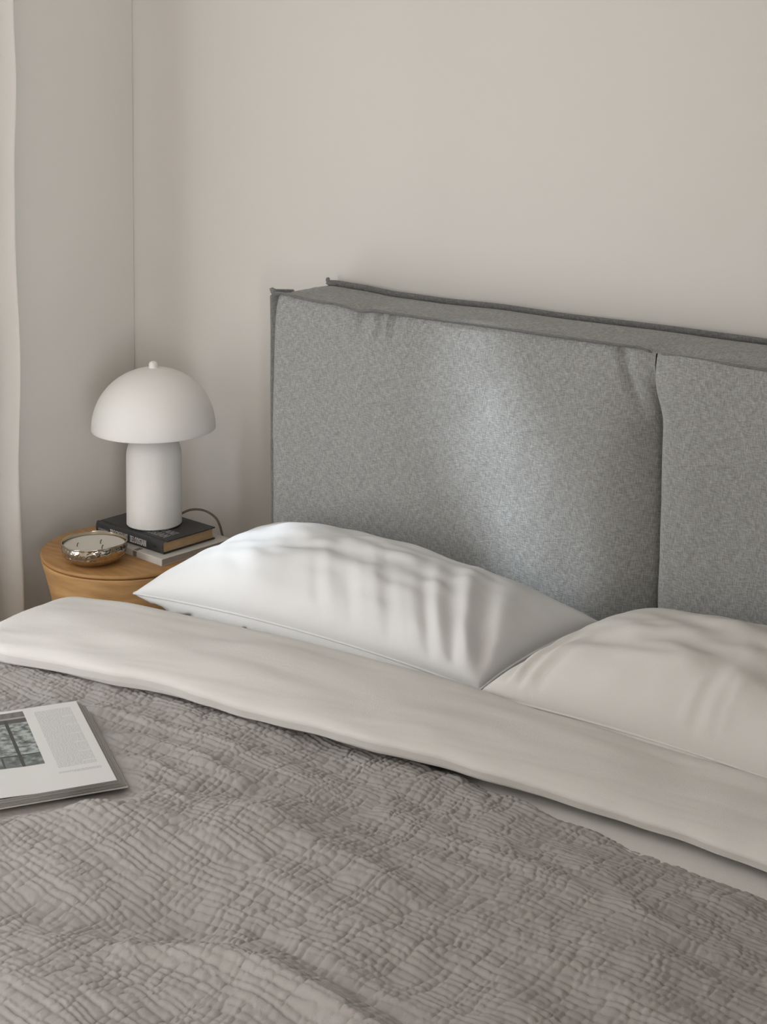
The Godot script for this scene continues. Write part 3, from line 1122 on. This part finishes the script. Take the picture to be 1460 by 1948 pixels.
func candle() -> void:
	cell.noise_type = FastNoiseLite.TYPE_CELLULAR
	cell.seed = 3
	cell.frequency = 1.0
	cell.cellular_return_type = FastNoiseLite.RETURN_DISTANCE
	var o := thing("candle_bowl", "round hammered metal bowl candle on the wooden side table", "candle", Vector3(-0.308, TAB, 0.246))
	var R := 0.071
	var prof := PackedVector2Array()
	for v in [[0.0, 0.0015], [0.030, 0.0008], [0.040, 0.0012], [0.049, 0.004], [0.058, 0.0095], [0.0655, 0.0170], [0.0700, 0.0250], [0.0714, 0.0320], [0.0706, 0.0385], [0.0690, 0.0432], [0.0680, 0.0440], [0.0670, 0.0432], [0.0672, 0.038], [0.0672, 0.034], [0.066, 0.030], [0.04, 0.029], [0.0, 0.029]]:
		prof.append(Vector2(v[0], v[1]))
	var fine := PackedVector2Array()
	for k in prof.size() - 1:
		for i in 5: fine.append(prof[k].cubic_interpolate(prof[k + 1], prof[maxi(k - 1, 0)], prof[mini(k + 2, prof.size() - 1)], i / 5.0))
	fine.append(prof[prof.size() - 1])
	var metal := mat(Color(0.79, 0.745, 0.68), 0.13, 1.0)
	obj("bowl", lathe(fine, 220, true), metal, o)
	var wax := mat(Color(0.86, 0.83, 0.78), 0.5)
	wax.subsurf_scatter_enabled = true
	wax.subsurf_scatter_strength = 0.2
	var wp := PackedVector2Array([Vector2(0.0, 0.030), Vector2(0.064, 0.030), Vector2(0.0668, 0.0368), Vector2(0.064, 0.0360), Vector2(0.04, 0.0357), Vector2(0.0, 0.0355)])
	obj("wax", lathe(wp, 72), wax, o)
	var wk := mat(Color(0.10, 0.09, 0.08), 0.9)
	for v in [Vector3(-0.016, 0, 0.033), Vector3(0.006, 0, -0.012), Vector3(0.036, 0, 0.010)]:
		var q := PackedVector3Array([Vector3(v.x, 0.034, v.z), Vector3(v.x, 0.039, v.z), Vector3(v.x + 0.0008, 0.042, v.z), Vector3(v.x + 0.003, 0.0445, v.z - 0.001)])
		obj("wick", sweep(q, Vector3(0, 0, 1), 0.0009, 0.0009, 6), wk, o)


func magazine() -> void:
	# x across towards the spine, y up, z down the page; the outer top corner of the right page at the origin
	var o := thing("magazine", "open magazine with a window photograph lying on the grey coverlet", "magazine")
	o.transform = Transform3D(Basis(Vector3(-0.487, 0, 0.873), Vector3.UP, Vector3(0.873, 0, 0.487)), Vector3(0.289, 0.6592, 0.802))
	# the basis above is left-handed, so turn it over in the shapes: use z for the page's height
	o.transform = Transform3D(Basis(Vector3(0.487, 0, -0.873), Vector3.UP, Vector3(0.873, 0, 0.487)), Vector3(0.289, 0.6596, 0.802))
	var H := 0.306
	var W := 0.215
	var T := 0.0125
	var paper := mat(Color(0.86, 0.85, 0.83), 0.6)
	var edge := mat(Color(0.56, 0.545, 0.52), 0.9)  # darker than the paper: shade on the cut sides put into the colour
	var coverm := mat(Color(0.72, 0.71, 0.68), 0.5)
	# cover under both halves
	obj("cover", boxes([[Vector3(-2 * W, 0.0, -0.001), Vector3(0.0165, 0.0014, H + 0.003)]]), coverm, o)
	# fanned leaves: each a thin slab, the lower ones reach farther out
	for half in 2:
		var n := 8
		var l := []
		for i in n:
			var t := float(i) / (n - 1)
			var y0 := 0.0014 + (T - 0.0018) * i / n
			var y1 := 0.0014 + (T - 0.0018) * (i + 1) / n
			var out := 0.0150 * (1.0 - t) + 0.0008 * sin(i * 2.3)
			var dn := 0.0010 * sin(i * 1.7) - 0.001
			if half == 0:
				l.append([Vector3(-W, y0, 0.0005 * sin(i * 3.1)), Vector3(out, y1, H + dn)])
			else:
				l.append([Vector3(-2 * W - out + 0.007, y0, 0.0005 * sin(i * 3.1)), Vector3(-W, y1, H + dn)])
		obj("page_block", boxes(l), edge, o)
	# the open pages, dipping into the spine
	var printed := mat(Color(1, 1, 1), 0.45)
	printed.albedo_texture = page_print()
	printed.texture_repeat = false
	for half in 2:
		var p := PackedVector3Array()
		var uv := PackedVector2Array()
		for j in 21:
			for i in 41:
				var s := i / 40.0
				var x := -W * s if half == 0 else -W - W * s
				var d := 1.0 - s if half == 0 else s
				var y := T + 0.0006 + 0.004 * sin(PI * minf(d * 2.2, 1.0)) * exp(-d * 3.0) - 0.006 * exp(-d * 30.0)
				p.append(Vector3(x, y, H * j / 20.0))
				uv.append(Vector2(s, j / 20.0))
		obj("page", grid(p, 41, 21, uv, false, false, false), printed if half == 0 else paper, o)


func curtains() -> void:
	var lin := mat(Color(0.97, 0.955, 0.93), 0.95)
	lin.backlight_enabled = true
	lin.backlight = Color(0.8, 0.8, 0.8)
	var o := thing("curtain", "cream curtain gathered at the left edge beside the corner", "curtain")
	var p := PackedVector3Array()
	var uv := PackedVector2Array()
	var nn := noise(91, 1.0, 2)
	for j in 81:
		var y := lerpf(0.02, 2.98, j / 80.0)
		for i in 161:
			var s := i / 160.0
			var z := 0.240 + 0.345 * s + 0.010 * nn.get_noise_2d(y * 1.1, s * 3.0) - 0.010 * sm(1.0, 0.2, y) * (1.0 - s)
			var x := LX + 0.075 + 0.030 * sin(s * TAU * 5.0 + 0.6 + 0.5 * nn.get_noise_1d(y)) + 0.010 * nn.get_noise_2d(y * 1.5, s * 9.0)
			p.append(Vector3(x, y, z))
			uv.append(Vector2(s, y))
	obj("drape", grid(p, 161, 81, uv), lin, o)
	obj("rod", sweep(PackedVector3Array([Vector3(LX + 0.075, 2.99, 0.2), Vector3(LX + 0.075, 2.99, 1.0), Vector3(LX + 0.075, 2.99, 3.4)]), Vector3.UP, 0.012, 0.012, 12), mat(Color(0.8, 0.78, 0.75), 0.4), o)
